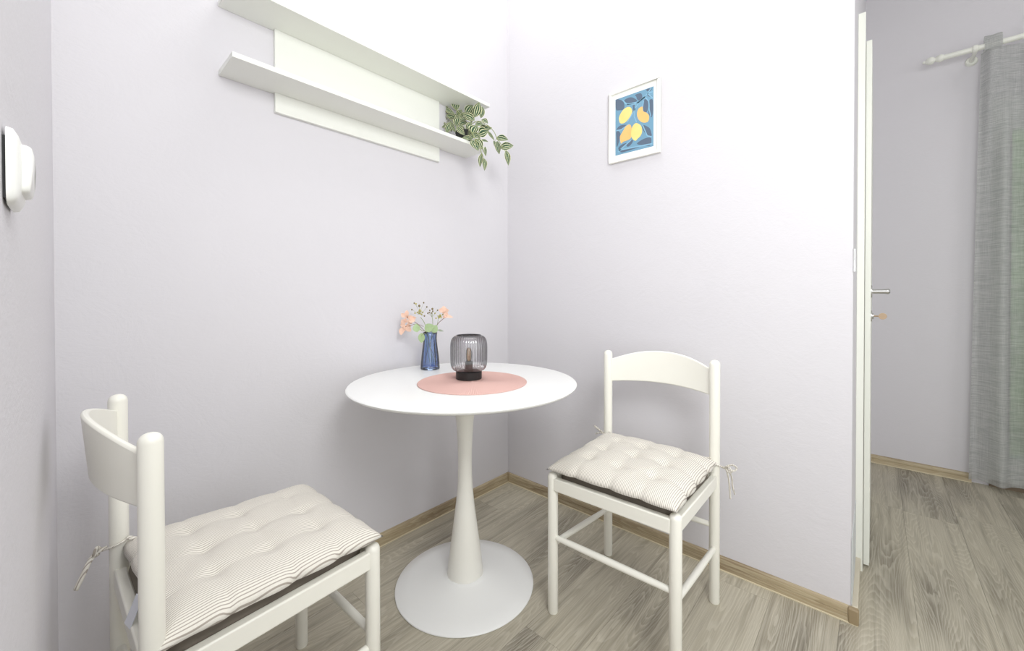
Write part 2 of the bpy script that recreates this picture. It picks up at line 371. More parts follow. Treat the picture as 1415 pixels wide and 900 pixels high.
# ---------------------------------------------------------------- light switch on left wall
sy = -.963; lx = LX(sy)
sw = thing('light_switch', (lx, sy, 1.163), R(-1.28), 'white rocker light switch on the left wall, its plate standing slightly off the plaster', 'light switch')
def dome(y0, y1, z0, z1, x0, x1, ins, curve=0.0):
    m = B(); N = 10; vs = []; fs = []
    rings = []
    for (x, s) in ((x0, 0), (x0+(x1-x0)*.45, .08), (x0+(x1-x0)*.8, .5), (x1, 1.0)):
        ring = []
        for i in range(32):
            t = 2*math.pi*i/32; c, s_ = math.cos(t), math.sin(t)
            e = .28; px = abs(c)**e*(1 if c > 0 else -1); pz = abs(s_)**e*(1 if s_ > 0 else -1)
            hy, hz = (y1-y0)/2-ins*s, (z1-z0)/2-ins*s
            yy, zz = (y0+y1)/2+px*hy, (z0+z1)/2+pz*hz
            ring.append((x-curve*(zz/((z1-z0)/2))**2*s, yy, zz))
        rings.append(ring)
    for r_ in rings: vs += r_
    for k in range(3):
        for i in range(32): j = (i+1) % 32; fs.append((k*32+i, k*32+j, (k+1)*32+j, (k+1)*32+i))
    fs.append(tuple(range(32))); fs.append(tuple(96+i for i in range(32)))
    m.add(vs, fs); return m
obj('gap_shade', B().box(.0, .0028, -.034, .034, -.034, .030), GAPSHADE, sw); sw.scale = (1, .84, .84)  # dark slab painting the shadow gap between plate and wall
obj('cover_plate', dome(-.0405, .0405, -.041, .041, .0022, .0105, .013, .001), PLASTIC, sw, smooth=50)
rk = obj('rocker', dome(-.026, .026, -.0265, .0275, .008, .0165, .0025, .0015), PLASTIC, sw, smooth=50); rk.rotation_euler = (0, R(1.5), 0)

# ---------------------------------------------------------------- wall shelf
sh = thing('wall_shelf', (-1.353, 0, 1.682), 0, 'long white two tier wall shelf with a flat back board above the round table', 'shelf')
Z = 1.682
obj('back_panel', B().box(.158, .861, -.016, -.0005, 0, .36), SHELFW, sh, bevel=.001)
obj('shelf_board', B().box(0, 1.040, -.1544, -.0165, 1.7475-Z, 1.7630-Z).box(0, .1575, -.0166, -.0005, 1.7475-Z, 1.7630-Z).box(.8615, 1.040, -.0166, -.0005, 1.7475-Z, 1.7630-Z), SHELFW, sh, bevel=.0008)
obj('shelf_board', B().box(0, 1.059, -.1544, -.0165, 1.9645-Z, 1.9800-Z).box(0, .1575, -.0166, -.0005, 1.9645-Z, 1.9800-Z).box(.8615, 1.059, -.0166, -.0005, 1.9645-Z, 1.9800-Z), SHELFW, sh, bevel=.0008)

# ---------------------------------------------------------------- picture
PY0, PY1, PZ0, PZ1 = -.876, -.641, 1.650, 1.969
pc = thing('picture_frame', (-.0008, (PY0+PY1)/2, (PZ0+PZ1)/2), 0, 'small white framed lemon print hanging on the right wall', 'picture')
hw, hh = (PY1-PY0)/2, (PZ1-PZ0)/2
fw = .0105
f_ = B(); f_.box(-.016, 0, -hw, hw, hh-fw, hh).box(-.016, 0, -hw, hw, -hh, -hh+fw).box(-.016, 0, -hw, -hw+fw, -hh+fw, hh-fw).box(-.016, 0, hw-fw, hw, -hh+fw, hh-fw)
obj('frame', f_, FRAMEW, pc, bevel=.001)
obj('mount', B().box(-.0070, -.0005, -hw+fw, hw-fw, -hh+fw, hh-fw), MATB, pc)
YEL = [[(0.1,0.655),(0.131,0.709),(0.215,0.773),(0.309,0.797),(0.389,0.787),(0.444,0.738),(0.453,0.685),(0.405,0.621),(0.323,0.564),(0.241,0.536),(0.148,0.548),(0.107,0.593)], [(0.423,0.293),(0.442,0.392),(0.478,0.444),(0.547,0.474),(0.635,0.442),(0.695,0.386),(0.714,0.296),(0.672,0.231),(0.604,0.2),(0.536,0.171),(0.459,0.227)]]
ORA = [[(0.587,0.656),(0.622,0.707),(0.689,0.724),(0.728,0.713),(0.741,0.638),(0.816,0.6),(0.879,0.544),(0.887,0.477),(0.843,0.432),(0.724,0.45),(0.627,0.517),(0.585,0.591)], [(0.127,0.319),(0.201,0.395),(0.285,0.468),(0.378,0.486),(0.422,0.455),(0.442,0.378),(0.427,0.292),(0.414,0.235),(0.31,0.217),(0.217,0.212),(0.157,0.192),(0.136,0.249)]]
DRK = [[(0.012,0.99),(0.129,0.971),(0.221,0.913),(0.252,0.832),(0.216,0.78),(0.099,0.79),(0.017,0.823)],[(0.245,0.937),(0.338,0.953),(0.44,0.944),(0.54,0.892),(0.583,0.846),(0.493,0.845),(0.357,0.86),(0.278,0.893)],[(0.531,0.96),(0.631,0.966),(0.697,0.943),(0.716,0.874),(0.66,0.829),(0.584,0.875),(0.563,0.923)],[(0.769,0.833),(0.834,0.811),(0.874,0.738),(0.861,0.655),(0.827,0.605),(0.762,0.619),(0.739,0.696),(0.757,0.778)],[(0.897,0.79),(0.972,0.787),(0.987,0.713),(0.986,0.571),(0.952,0.493),(0.9,0.532),(0.87,0.596),(0.905,0.688)],[(0.711,0.412),(0.808,0.378),(0.903,0.316),(0.944,0.237),(0.948,0.179),(0.846,0.212),(0.762,0.286),(0.72,0.352)],[(0.579,0.109),(0.669,0.151),(0.801,0.17),(0.93,0.156),(0.945,0.079),(0.905,0.021),(0.754,0.055)],[(0.038,0.471),(0.111,0.51),(0.228,0.509),(0.309,0.485),(0.226,0.45),(0.131,0.431),(0.049,0.436)],[(0.096,0.135),(0.168,0.168),(0.285,0.177),(0.308,0.165),(0.213,0.122),(0.142,0.09),(0.083,0.1)],[(0.319,0.163),(0.413,0.198),(0.481,0.193),(0.445,0.14),(0.363,0.103),(0.306,0.121)],[(0.469,0.799),(0.536,0.784),(0.487,0.692),(0.44,0.629),(0.471,0.725)],[(0.14,0.06),(0.305,0.076),(0.532,0.066),(0.643,0.046),(0.418,0.034),(0.186,0.029)],[(0.829,0.991),(0.893,0.987),(0.957,0.968),(0.913,0.936),(0.87,0.939),(0.817,0.972)],[(0.847,0.901),(0.932,0.867),(0.973,0.829),(0.868,0.861)],[(0.025,0.429),(0.107,0.413),(0.14,0.346),(0.087,0.205),(0.037,0.153),(0.031,0.291)]]
LNS = [[(0.199,0.948),(0.311,0.848),(0.626,0.815),(0.782,0.873),(0.936,0.98)],[(0.311,0.841),(0.559,0.801),(0.782,0.873)],[(0.626,0.815),(0.487,0.677),(0.322,0.535)],[(0.536,0.784),(0.507,0.6),(0.57,0.484)],[(0.782,0.873),(0.876,0.78),(0.892,0.634),(0.931,0.511)],[(0.069,0.057),(0.142,0.09),(0.424,0.203)],[(0.094,0.083),(0.419,0.071),(0.97,0.046)],[(0.722,0.41),(0.846,0.198),(0.952,0.164)],[(0.025,0.444),(0.155,0.434),(0.366,0.489)],[(0.848,0.915),(0.976,0.914)],[(0.848,0.915),(0.973,0.815)],[(0.747,0.809),(0.722,0.714)]]
aw, ah = (hw-.029), (hh-.033)
pt = lambda q: (aw-2*aw*q[0], -ah+2*ah*q[1])       # u runs towards -y
def flat(m, poly, lvl, mi):
    cx_ = sum(p[0] for p in poly)/len(poly); cy_ = sum(p[1] for p in poly)/len(poly)
    # smooth outline: Catmull-Rom
    n = len(poly); out = []
    for i in range(n):
        p0, p1, p2, p3 = (poly[(i+k-1) % n] for k in range(4))
        for t in (0, .33, .66):
            out.append(tuple(.5*(2*p1[a]+(p2[a]-p0[a])*t+(2*p0[a]-5*p1[a]+4*p2[a]-p3[a])*t*t+(3*p1[a]-p0[a]-3*p2[a]+p3[a])*t**3) for a in (0, 1)))
    vs = [(-.0072-lvl*.00008, *pt(q)) for q in [(cx_, cy_)]+out]; k = len(out)
    m.add(vs, [(0, 1+i, 1+(i+1) % k) for i in range(k)], mi)
am = B(); am.add([(-.00725, *pt(q)) for q in ((0,0),(1,0),(1,1),(0,1))], [(0,1,2,3)], 0)
for q in DRK: flat(am, q, 2, 1)
for ln in LNS:
    for a_, b_ in zip(ln[:-1], ln[1:]):
        d = Vector((b_[0]-a_[0], b_[1]-a_[1])).normalized(); n_ = Vector((-d.y, d.x))*.011
        am.add([(-.0072-3*.00008, *pt(q)) for q in ((a_[0]+n_.x, a_[1]+n_.y), (b_[0]+n_.x, b_[1]+n_.y), (b_[0]-n_.x, b_[1]-n_.y), (a_[0]-n_.x, a_[1]-n_.y))], [(0,1,2,3)], 4)
for q in ORA: flat(am, q, 4, 3)
for q in YEL: flat(am, q, 5, 2)
me = bpy.data.meshes.new('art_print'); me.from_pydata(am.v, [], am.f)
for m_ in (P_BG, P_DK, P_YE, P_OR, P_LT): me.materials.append(m_)
me.polygons.foreach_set('material_index', am.m); o = obj('art_print', me, None, pc); o['label'] = 'blue print of four lemons among slate leaves'

# ---------------------------------------------------------------- table
TX, TY = -.707, -.434
tb = thing('pedestal_table', (TX, TY, 0), 0, 'round white pedestal table with tulip stem and disc foot', 'table')
rr = .4048
obj('tabletop', B().lathe([(0, .722), (rr-.035, .722), (rr-.008, .728), (rr-.001, .7335), (rr, .737), (rr-.0025, .7395), (rr-.006, .740), (0, .740)], 144), WHITE, tb, smooth=60)
obj('stem', B().lathe([(.066, .034), (.0645, .045), (.0605, .08), (.0555, .125), (.048, .18), (.0405, .235), (.0335, .29), (.0285, .34), (.0258, .39), (.0250, .43), (.0255, .48), (.0275, .53), (.0315, .59), (.038, .65), (.048, .70), (.06, .7215)], 64), STEMW, tb, smooth=60)
obj('foot', B().lathe([(.242, 0), (.2490, .0015), (.2495, .004), (.247, .0062), (.20, .0125), (.15, .0205), (.11, .0275), (.085, .0325), (.073, .0345), (.0705, .0372), (.0665, .0372), (.05, .035)], 128), WHITE, tb, smooth=60)

# placemat
pm = B(); pr = [(0, 0)]; n = 46
pr = [(.002, 0.0)]; pts = []
Rm = .1935
for k in range(n):
    r0 = Rm*(k+.0)/n; dr_ = Rm/n
    pts += [(max(r0+dr_*.08, .0015), .0019), (r0+dr_*.3, .0030), (r0+dr_*.55, .0034), (r0+dr_*.8, .0029)]
prof = [(0, .002)]+pts+[(Rm+.001, .0016), (Rm, 0)]
pm.lathe(prof[::-1], 120)
tag(obj('placemat', pm, PINK, smooth='all', loc=(-.708, -.477, .7402)), 'round pink woven placemat lying at the middle of the white table', 'placemat')

# lamp
LR = -YAW
lp = thing('table_lamp', (-.685, -.432, .7437), LR, 'small smoked ribbed glass lamp with a black base on the pink placemat', 'lamp')
obj('base', B().lathe([(.045, 0), (.0475, .001), (.0478, .027), (.046, .0285), (0, .0285)], 64), BLACKM, lp, smooth=40)
def glassp(r):
    return r
gp = [(.040, .0287), (.048, .0292), (.0565, .034), (.0625, .0425), (.0655, .053), (.0665, .07), (.0668, .095), (.0668, .115), (.0660, .130), (.0635, .1425), (.0590, .1510), (.0530, .1565), (.0465, .1595), (.0445, .1600)]
rib = lambda t, k: 1+.022*abs(math.sin(t*20))*(1 if 1 < k < 12 else .2)
gb = B(); vs = []; NN = 352
gm = B()
fs = []
for k, (r, z) in enumerate(gp):
    for i in range(NN):
        t = 2*math.pi*i/NN; q = r*rib(t, k); vs.append((q*math.cos(t), q*math.sin(t), z))
for k in range(len(gp)-1):
    for i in range(NN): j = (i+1) % NN; fs.append((k*NN+i, k*NN+j, (k+1)*NN+j, (k+1)*NN+i))
gm.add(vs, fs); obj('glass_shade', gm, SMOKE, lp, smooth='all')
rim = B(); rim.tube([(.0450*math.cos(2*math.pi*i/64), .0450*math.sin(2*math.pi*i/64), .160) for i in range(65)], .0013, 8, caps=False)
obj('rim', rim, plain('dark_glass_rim', (96, 95, 98), .15), lp, smooth='all')
obj('socket', B().lathe([(.018, .0285), (.0185, .034), (.0145, .036), (.0145, .062), (.0125, .064), (0, .064)], 32), SOCK, lp, smooth=40)
bulb = obj('bulb', B().lathe([(.0095, .0635), (.0095, .070), (.0115, .080), (.0120, .090), (.0110, .100), (.0085, .108), (.004, .1135), (.0, .115)], 32), AMBER, lp, smooth='all')
fi = B()
for k in range(4):
    t = k*math.pi/2+.4; fi.tube([(.003*math.cos(t), .003*math.sin(t), .066), (.007*math.cos(t), .007*math.sin(t), .072), (.0055*math.cos(t), .0055*math.sin(t), .112)], .0009, 6)
fi.tube([(0, 0, .064), (0, 0, .085)], .002, 8); obj('filament', fi, FILA, bulb)

# vase
VX, VY = -.648, -.147
va = thing('vase', (VX, VY, .7402), LR, 'translucent blue glass vase narrowing to a neck behind the placemat', 'vase')
out = [(.0385, 0), (.0400, .003), (.0400, .010), (.0385, .03), (.0355, .06), (.0318, .09), (.0288, .115), (.0278, .128), (.0285, .142), (.0300, .155)]
inn = [(r-.0022, z) for r, z in out[::-1][:1]]
fac = lambda t, k: 1-.035*abs(math.sin(t*4.5))**2
ve = B(); prof = [(0, 0)]+out+inn; vs = []; fs = []; NN = 72
for k, (r, z) in enumerate(prof):
    for i in range(NN):
        t = 2*math.pi*i/NN; q = r*fac(t, k); vs.append((q*math.cos(t), q*math.sin(t), z))
for k in range(len(prof)-1):
    for i in range(NN): j = (i+1) % NN; fs.append((k*NN+i, k*NN+j, (k+1)*NN+j, (k+1)*NN+i))
n0 = len(vs); vs += [(.034*math.cos(2*math.pi*i/NN), .034*math.sin(2*math.pi*i/NN), .013) for i in range(NN)]; fs.append(tuple(n0+i for i in range(NN)))
ve.add(vs, fs); obj('glass_body', ve, BLUEG, va, smooth='all')

# flowers: local x = to the right as seen from the room, y = away, z up
def UZ(u, v): return ((u-401)/2667, (818-v)/2667)
def curve(pts, n=6):
    P = [Vector(p) for p in pts]; o = []
    for i in range(len(P)-1):
        p0, p1, p2, p3 = P[max(i-1, 0)], P[i], P[i+1], P[min(i+2, len(P)-1)]
        for k in range(n):
            t = k/n; o.append(.5*(2*p1+(p2-p0)*t+(2*p0-5*p1+4*p2-p3)*t*t+(3*p1-p0-3*p2+p3)*t**3))
    return o+[P[-1]]
def leafmesh(l, w, tipx=.58, fold=.12, bend=.2, pointed=1.0, nu=8, nv=4, name='leaf'):
    """leaf along +x, width along y, normal +z, with uv"""
    vs = []; uvs = []; fs = []
    for i in range(nu+1):
        u = i/nu; hwid = w/2*(math.sin(math.pi*u**(math.log(.5)/math.log(tipx if tipx < 1 else .5)) if False else math.pi*u**.85)**(.75 if pointed < .8 else .95))
        for j in range(nv+1):
            s_ = -1+2*j/nv
            vs.append((l*u, s_*hwid, fold*w*abs(s_)*math.sin(math.pi*u)-bend*l*u*u)); uvs.append((u, j/nv))
    for i in range(nu):
        for j in range(nv): a = i*(nv+1)+j; fs.append((a, a+nv+1, a+nv+2, a+1))
    me = bpy.data.meshes.new(name); me.from_pydata(vs, [], fs); uvl = me.uv_layers.new(name='UVMap')
    for p in me.polygons:
        p.use_smooth = True
        for li in p.loop_indices: uvl.data[li].uv = uvs[me.loops[li].vertex_index]
    return me
def orient(o, pos, d, nrm, centre=0):
    d = Vector(d).normalized(); n = Vector(nrm); n = (n-d*n.dot(d)).normalized(); y = n.cross(d)
    m = Matrix((d, y, n)).transposed().to_4x4(); m.translation = Vector(pos)-d*centre; o.matrix_local = m
def place_leaf(par, mat, u, v, b, l, w, ang, tilt=(0, -1, .25), name='leaf', **k):
    x, z = UZ(u, v); d = Vector((math.cos(R(ang)), random.uniform(-.25, .25), math.sin(R(ang))))
    me = leafmesh(l, w, **k); me.materials.append(mat); o = bpy.data.objects.new(name, me); col.objects.link(o); o.parent = par
    orient(o, (x, b, z), d, tilt, l/2); return o
def flower_root(lbl, cat='flower'): return thing('flower_stem', (VX, VY, .7402), LR, lbl, cat, 'flower stems in the blue vase')
def petal(par, u, v, b, l, w, ang, tilt=None):
    return place_leaf(par, PEACH, u, v, b, l, w, ang, tilt or (random.uniform(-.4, .4), -1, random.uniform(-.2, .5)), name='petal', pointed=.5, fold=.08, bend=random.uniform(-.1, .25))
s1 = flower_root('stem of peach blossoms hanging to the left of the blue vase')
st = B()
def U3(u, v, b): x, z = UZ(u, v); return (x, b, z)
st.tube(curve([U3(345, 745, 0), U3(352, 690, .0), U3(385, 540, .0), U3(375, 440, .004), U3(320, 370, 0), U3(250, 295, -.01), U3(180, 262, -.01)]), .0012, 6)
st.tube(curve([U3(330, 340, 0), U3(250, 310, -.01), U3(150, 340, -.012)]), .0008, 5)
obj('stem', st, TWIG, s1, smooth=True)
for u, v, l, w, a in ((148, 185, .024, .019, 95), (110, 210, .024, .019, 140), (185, 235, .022, .02, 40), (150, 225, .02, .018, -60), (205, 265, .030, .026, -10), (215, 245, .024, .018, 15), (180, 285, .024, .02, -50),
                      (100, 290, .03, .024, 120), (125, 270, .022, .02, 80), (95, 320, .024, .02, 170), (85, 390, .034, .022, 260), (110, 365, .026, .022, 240), (170, 365, .028, .024, -50), (165, 330, .022, .02, 10), (135, 350, .022, .02, 270)):
    petal(s1, u, v, random.uniform(-.016, -.004), l, w, a)
for u, v in ((142, 333), (160, 230)): obj('flower_centre', B().ball(U3(u, v, -.0185), .0022, 8), PEACHD, s1, smooth='all')
s2 = flower_root('stem of peach blossom leaning right with a pointed petal above the blue vase')
st = B(); st.tube(curve([U3(470, 730, .004), U3(400, 560, .004), U3(430, 450, .0), U3(485, 320, -.004), U3(540, 262, -.006), U3(580, 235, -.008)]), .0012, 6)
obj('stem', st, TWIG, s2, smooth=True)
for u, v, l, w, a in ((560, 140, .026, .024, 95), (535, 155, .022, .02, 160), (590, 160, .022, .02, 20), (565, 175, .022, .022, 270), (590, 205, .022, .018, -40), (615, 222, .040, .014, -8), (575, 225, .024, .014, 200)):
    petal(s2, u, v, random.uniform(-.014, -.002), l, w, a)
s3 = flower_root('spray of tiny yellow green buds on thin twigs rising from the blue vase')
st = B(); st.tube(curve([U3(400, 740, -.004), U3(370, 560, -.004), U3(365, 420, 0), U3(340, 310, .004), U3(292, 235, .006)]), .0011, 6)
buds = [(220,75),(242,82),(285,105),(330,70),(362,118),(197,148),(235,187),(290,150),(303,165),(290,192),(272,190),(328,222),(262,178),(312,180),(282,165),(298,205)]
hub = U3(285, 200, .006); bb_ = []
for (u, v) in buds:
    q = U3(u, v, random.uniform(-.01, .018)); mid = tuple((hub[i]+q[i])/2+random.uniform(-.003, .003) for i in range(3)); st.tube([hub, mid, q], .0005, 4); bb_.append(q)
obj('stem', st, STEMG, s3)
for i, q in enumerate(bb_): obj('bud', B().ball(q, .0034 if i != 2 else .005, 8, 1.1), BERRYD if i in (0, 2, 3, 4, 5, 11) else BERRY, s3, smooth='all')
s4 = flower_root('spray of tiny buds on thin twigs at the right side of the blue vase')
st = B(); st.tube(curve([U3(425, 740, -.006), U3(410, 560, -.006), U3(425, 420, -.002), U3(432, 300, 0), U3(425, 230, .0)]), .0011, 6)
st.tube(curve([U3(432, 420, -.002), U3(480, 330, -.004), U3(500, 250, -.008), U3(520, 215, -.01)]), .0008, 5)
buds2 = [(430,140),(405,155),(437,165),(488,155),(372,190),(425,185),(395,180),(455,190)]; buds3 = [(505,225),(520,208),(532,238),(542,205),(495,242),(470,245),(515,235),(490,222),(525,222)]
bb_ = []
for hb_, bl_ in ((U3(425, 232, 0), buds2), (U3(508, 240, -.009), buds3)):
    for (u, v) in bl_:
        q = U3(u, v, random.uniform(-.016, .01)); st.tube([hb_, q], .0005, 4); bb_.append(q)
obj('stem', st, STEMG, s4)
for i, q in enumerate(bb_): obj('bud', B().ball(q, .0032 if i else .0045, 8, 1.1), BERRYD if i < 7 else BERRY, s4, smooth='all')
s5 = flower_root('stem with pale round green leaves at the rim of the blue vase')
st = B(); st.tube(curve([U3(440, 745, .008), U3(400, 600, .006), U3(385, 470, -.008), U3(370, 395, -.022), U3(330, 380, -.026), U3(280, 350, -.026)]), .0012, 6)
st.tube(curve([U3(385, 440, -.01), U3(400, 385, -.026), U3(440, 345, -.030)]), .001, 5); st.tube(curve([U3(385, 450, -.01), U3(350, 405, -.034), U3(325, 440, -.038)]), .001, 5)
st.tube(curve([U3(400, 400, -.02), U3(470, 375, -.03), U3(540, 378, -.03)]), .0008, 5)
obj('stem', st, STEMG, s5, smooth=True)
for (u, v, l, w, a) in ((268, 348, .036, .031, 100), (408, 345, .044, .036, 30), (468, 358, .036, .032, 60), (325, 460, .045, .028, 265)):
    place_leaf(s5, GLEAF, u, v, -.034+random.uniform(-.003, .003), l, w, a, tilt=(.1, -1, .2), pointed=.5, bend=.08)
place_leaf(s5, GGLEAF, 535, 378, -.030, .028, .009, -12)

# ---------------------------------------------------------------- trailing plant
pl = thing('trailing_plant', (-.395, -.08, 1.7632), LR, 'green and cream striped trailing plant at the right end of the white shelf', 'plant')
obj('pot', B().lathe([(.0, .0), (.030, 0), (.0335, .004), (.040, .062), (.042, .064), (.042, .070), (.038, .070), (.037, .062), (0, .060)], 40), POTM, pl, smooth=40)
LV = [(-0.042,0.0,0.207,0.055,100,0.03),(-0.087,0.02,0.189,0.051,130,0.018),(-0.062,-0.0,0.145,0.045,160,0.025),(-0.03,-0.02,0.119,0.05,80,0.027),(0.025,0.0,0.18,0.05,60,0.03),(0.065,-0.03,0.164,0.059,75,0.03),(0.087,-0.02,0.158,0.05,80,0.02),(0.026,-0.03,0.129,0.054,150,0.027),(0.056,-0.07,0.056,0.044,70,0.034),(0.098,-0.08,0.036,0.041,20,0.036),(0.021,-0.08,0.012,0.043,160,0.019),(0.063,-0.12,-0.037,0.052,-60,0.033),(0.081,-0.11,-0.026,0.047,-50,0.028),(0.088,-0.11,-0.099,0.052,-100,0.017),(0.105,-0.11,-0.118,0.047,-85,0.017),(0.183,-0.04,0.022,0.049,-10,0.027),(0.205,-0.04,-0.012,0.054,15,0.029),(0.164,-0.05,-0.021,0.049,-80,0.02),(0.149,-0.05,-0.006,0.029,-70,0.012),(0.207,-0.04,-0.066,0.059,-80,0.022),(0.131,-0.06,0.031,0.044,-50,0.01),(0.102,-0.03,0.11,0.03,-30,0.02),(-0.053,-0.03,0.085,0.054,-60,0.017),(-0.083,-0.0,0.103,0.045,200,0.013),(-0.096,0.02,0.147,0.03,130,0.01),(-0.011,-0.05,0.057,0.054,-50,0.02),(0.046,-0.09,0.013,0.033,-110,0.014),(-0.002,0.0,0.153,0.035,30,0.02),(0.109,-0.11,-0.061,0.038,-85,0.012),(-0.024,0.01,0.167,0.04,60,0.02),(0.076,-0.04,0.091,0.034,0,0.02),(-0.104,0.01,0.122,0.03,150,0.008),(0.104,-0.1,-0.01,0.033,-20,0.01),(0.033,0.0,0.162,0.045,110,0.025),(0.123,-0.05,0.065,0.024,200,0.015),(-0.005,-0.02,0.104,0.04,200,0.02),(0.026,-0.03,0.085,0.039,240,0.022),(0.064,-0.08,0.021,0.034,-20,0.019)]
random.seed(5)
LV += [(random.uniform(-.07, .10), random.uniform(-.04, .02), random.uniform(.06, .17), random.uniform(.035, .05), random.uniform(0, 360), random.uniform(.014, .024)) for _ in range(14)]
STS = [[(0,0,.06),(0.005,-0.02,0.07),(0.065,-0.03,0.11),(0.116,-0.05,0.082),(0.145,-0.05,0.052),(0.159,-0.05,0.023),(0.188,-0.04,-0.017),(0.203,-0.04,-0.046)],[(.01,0,.06),(0.027,-0.04,0.072),(0.046,-0.09,0.03),(0.068,-0.12,-0.018),(0.086,-0.115,-0.054),(0.1,-0.11,-0.099)],[(-.01,0,.06),(-0.017,0.0,0.138),(-0.042,0.0,0.188)],[(-.01,.01,.06),(-0.048,0.0,0.128),(-0.086,0.02,0.182)],[(.01,.01,.06),(0.049,-0.02,0.129),(0.069,-0.02,0.153)]]
for s_ in STS: obj('stem', B().tube(curve(s_), .0016, 6), STEMG, pl, smooth=True)
tw = B()
for x, y, z, l, a, w_ in LV:     # short stalks joining every leaf to its nearest stem
    p = Vector((x, y, z)); d = Vector((math.cos(R(a)), 0, math.sin(R(a)))); base = p-d*l/2
    best = min((q for s_ in STS for q in curve(s_)), key=lambda q: (q-base).length); tw.tube([best, (best+base)/2+Vector((0, 0, .004)), base+d*.004], .0009, 5)
obj('leaf_stalks', tw, STEMG, pl)['kind'] = 'stuff'
for x, y, z, l, a, w_ in LV:
    l *= 1.22; w_ *= 1.42
    me = leafmesh(l, w_, fold=random.uniform(.1, .3), bend=random.uniform(.0, .22), nu=8, nv=8); me.materials.append(LEAF)
    o = bpy.data.objects.new('leaf', me); col.objects.link(o); o.parent = pl
    orient(o, (x, y, z), (math.cos(R(a)), random.uniform(-.35, .15), math.sin(R(a))), (random.uniform(-.45, .45), -1, random.uniform(-.1, .6)), l/2)

# ---------------------------------------------------------------- chairs
PR = .0168
def post(x, y, h, r=PR, taper=0):
    p = [(r-.0015, 0), (r, .003), (r, h-.016)]
    for k in range(1, 7):
        t = k/6*math.pi/2; p.append((max(r*math.cos(t)**.8, 0) if k < 6 else 0, h-.016+.016*math.sin(t)))
    return B().lathe(p, 32, (x, y, 0))
def make_chair(loc, rz, label):
    t = thing('dining_chair', loc, rz, label, 'chair', 'white dining chairs at the round table')
    hx, hy = .196, .1985
    for sx in (1, -1):
        for s_y in (1, -1):
            obj('leg' if sx > 0 else 'back_post', post(sx*hx, s_y*hy, .466 if sx > 0 else .829), CREAM, t, smooth=50)
    g = PR*.6
    def rail(a, b_, wd=.021, h=.041): obj('seat_rail', B().obox(a, b_, wd, h), CREAM, t, bevel=.0035)
    rail((hx+.003, -hy+g, .4305), (hx+.003, hy-g, .4305)); rail((-hx, -hy+g, .422), (-hx, hy-g, .422))
    for s_y in (1, -1): rail((hx-g, s_y*(hy+.001), .4325), (-hx+g, s_y*(hy+.001), .420))
    def bar(a, b_, r0=.0098):
        a = Vector(a); b_ = Vector(b_); obj('stretcher', B().tube([a.lerp(b_, k/6) for k in range(7)], [r0*.86, r0*.97, r0*1.03, r0*1.06, r0*1.03, r0*.97, r0*.86], 20), CREAM, t, smooth=50)
    bar((hx, -hy+g, .252), (hx, hy-g, .252)); bar((-hx, -hy+g, .262), (-hx, hy-g, .262))
    for s_y in (1, -1): bar((hx-g, s_y*hy, .226), (-hx+g, s_y*hy, .186))
    # curved, arched back rest
    nb, nz = 28, 6; m = B(); vs = []; th = .011
    for i in range(nb+1):
        s_ = -1+2*i/nb; a = 1-s_*s_; y = s_*(hy-.006)
        zt = .793+.042*(1-abs(s_)**2.2)**1.1; zb = .705+.010*a
        for j in range(nz+1):
            z = zb+(zt-zb)*j/nz; bow = (.050+.010*j/nz)*a
            vs.append((-hx-.002-bow+th/2*1, y, z)); 
        for j in range(nz+1):
            z = zb+(zt-zb)*j/nz; bow = (.050+.010*j/nz)*a
            vs.append((-hx-.002-bow-th/2, y, z))
    q = 2*(nz+1); fs = []
    for i in range(nb):
        A0, A1 = i*q, (i+1)*q
        for j in range(nz):
            fs.append((A0+j, A1+j, A1+j+1, A0+j+1)); fs.append((A0+nz+1+j, A0+nz+2+j, A1+nz+2+j, A1+nz+1+j))
        fs.append((A0+nz, A1+nz, A1+q-1, A0+q-1)); fs.append((A0, A0+nz+1, A1+nz+1, A1))
    for A0 in (0, nb*q): fs.append(tuple([A0+j for j in range(nz+1)]+[A0+q-1-j for j in range(nz+1)]))
    m.add(vs, fs); obj('backrest', m, CREAM, t, bevel=.0035)
    # upholstered drop-in seat
    m = B(); n = 20; vs = []; fs = []
    px, py = hx-.010, hy-.010
    for k in range(2):
        for i in range(n+1):
            for j in range(n+1):
                u, v = -1+2*i/n, -1+2*j/n
                cu = 1-max(0, abs(u)+abs(v)-1.86)*.5
                e = (1-abs(u)**10)*(1-abs(v)**10)
                z = .432 if k == 0 else .446+.030*e**.5
                vs.append((u*px*cu, v*py*cu, z))
    N1 = (n+1)**2
    for i in range(n):
        for j in range(n):
            a = i*(n+1)+j; fs.append((a, a+1, a+n+2, a+n+1)); fs.append((N1+a, N1+a+n+1, N1+a+n+2, N1+a+1))
    for i in range(n):
        for (a, c) in ((i, i+1), (n*(n+1)+i, n*(n+1)+i+1), (i*(n+1), (i+1)*(n+1)), (i*(n+1)+n, (i+1)*(n+1)+n)): fs.append((a, c, N1+c, N1+a))
    m.add(vs, fs); obj('seat_pad', m, PAD, t, smooth=60)
    return t
C1 = ((-1.4065, -.4765, 0), R(1.6)); C2 = ((-.406, -.951, 0), R(181.6))
make_chair(*C1, 'white wooden dining chair standing near the left wall, in front of the light switch side')['label'] = 'nearer white wooden chair at the lower left, its curved back towards the left wall'
make_chair(*C2, 'white wooden chair standing against the right wall below the lemon print')

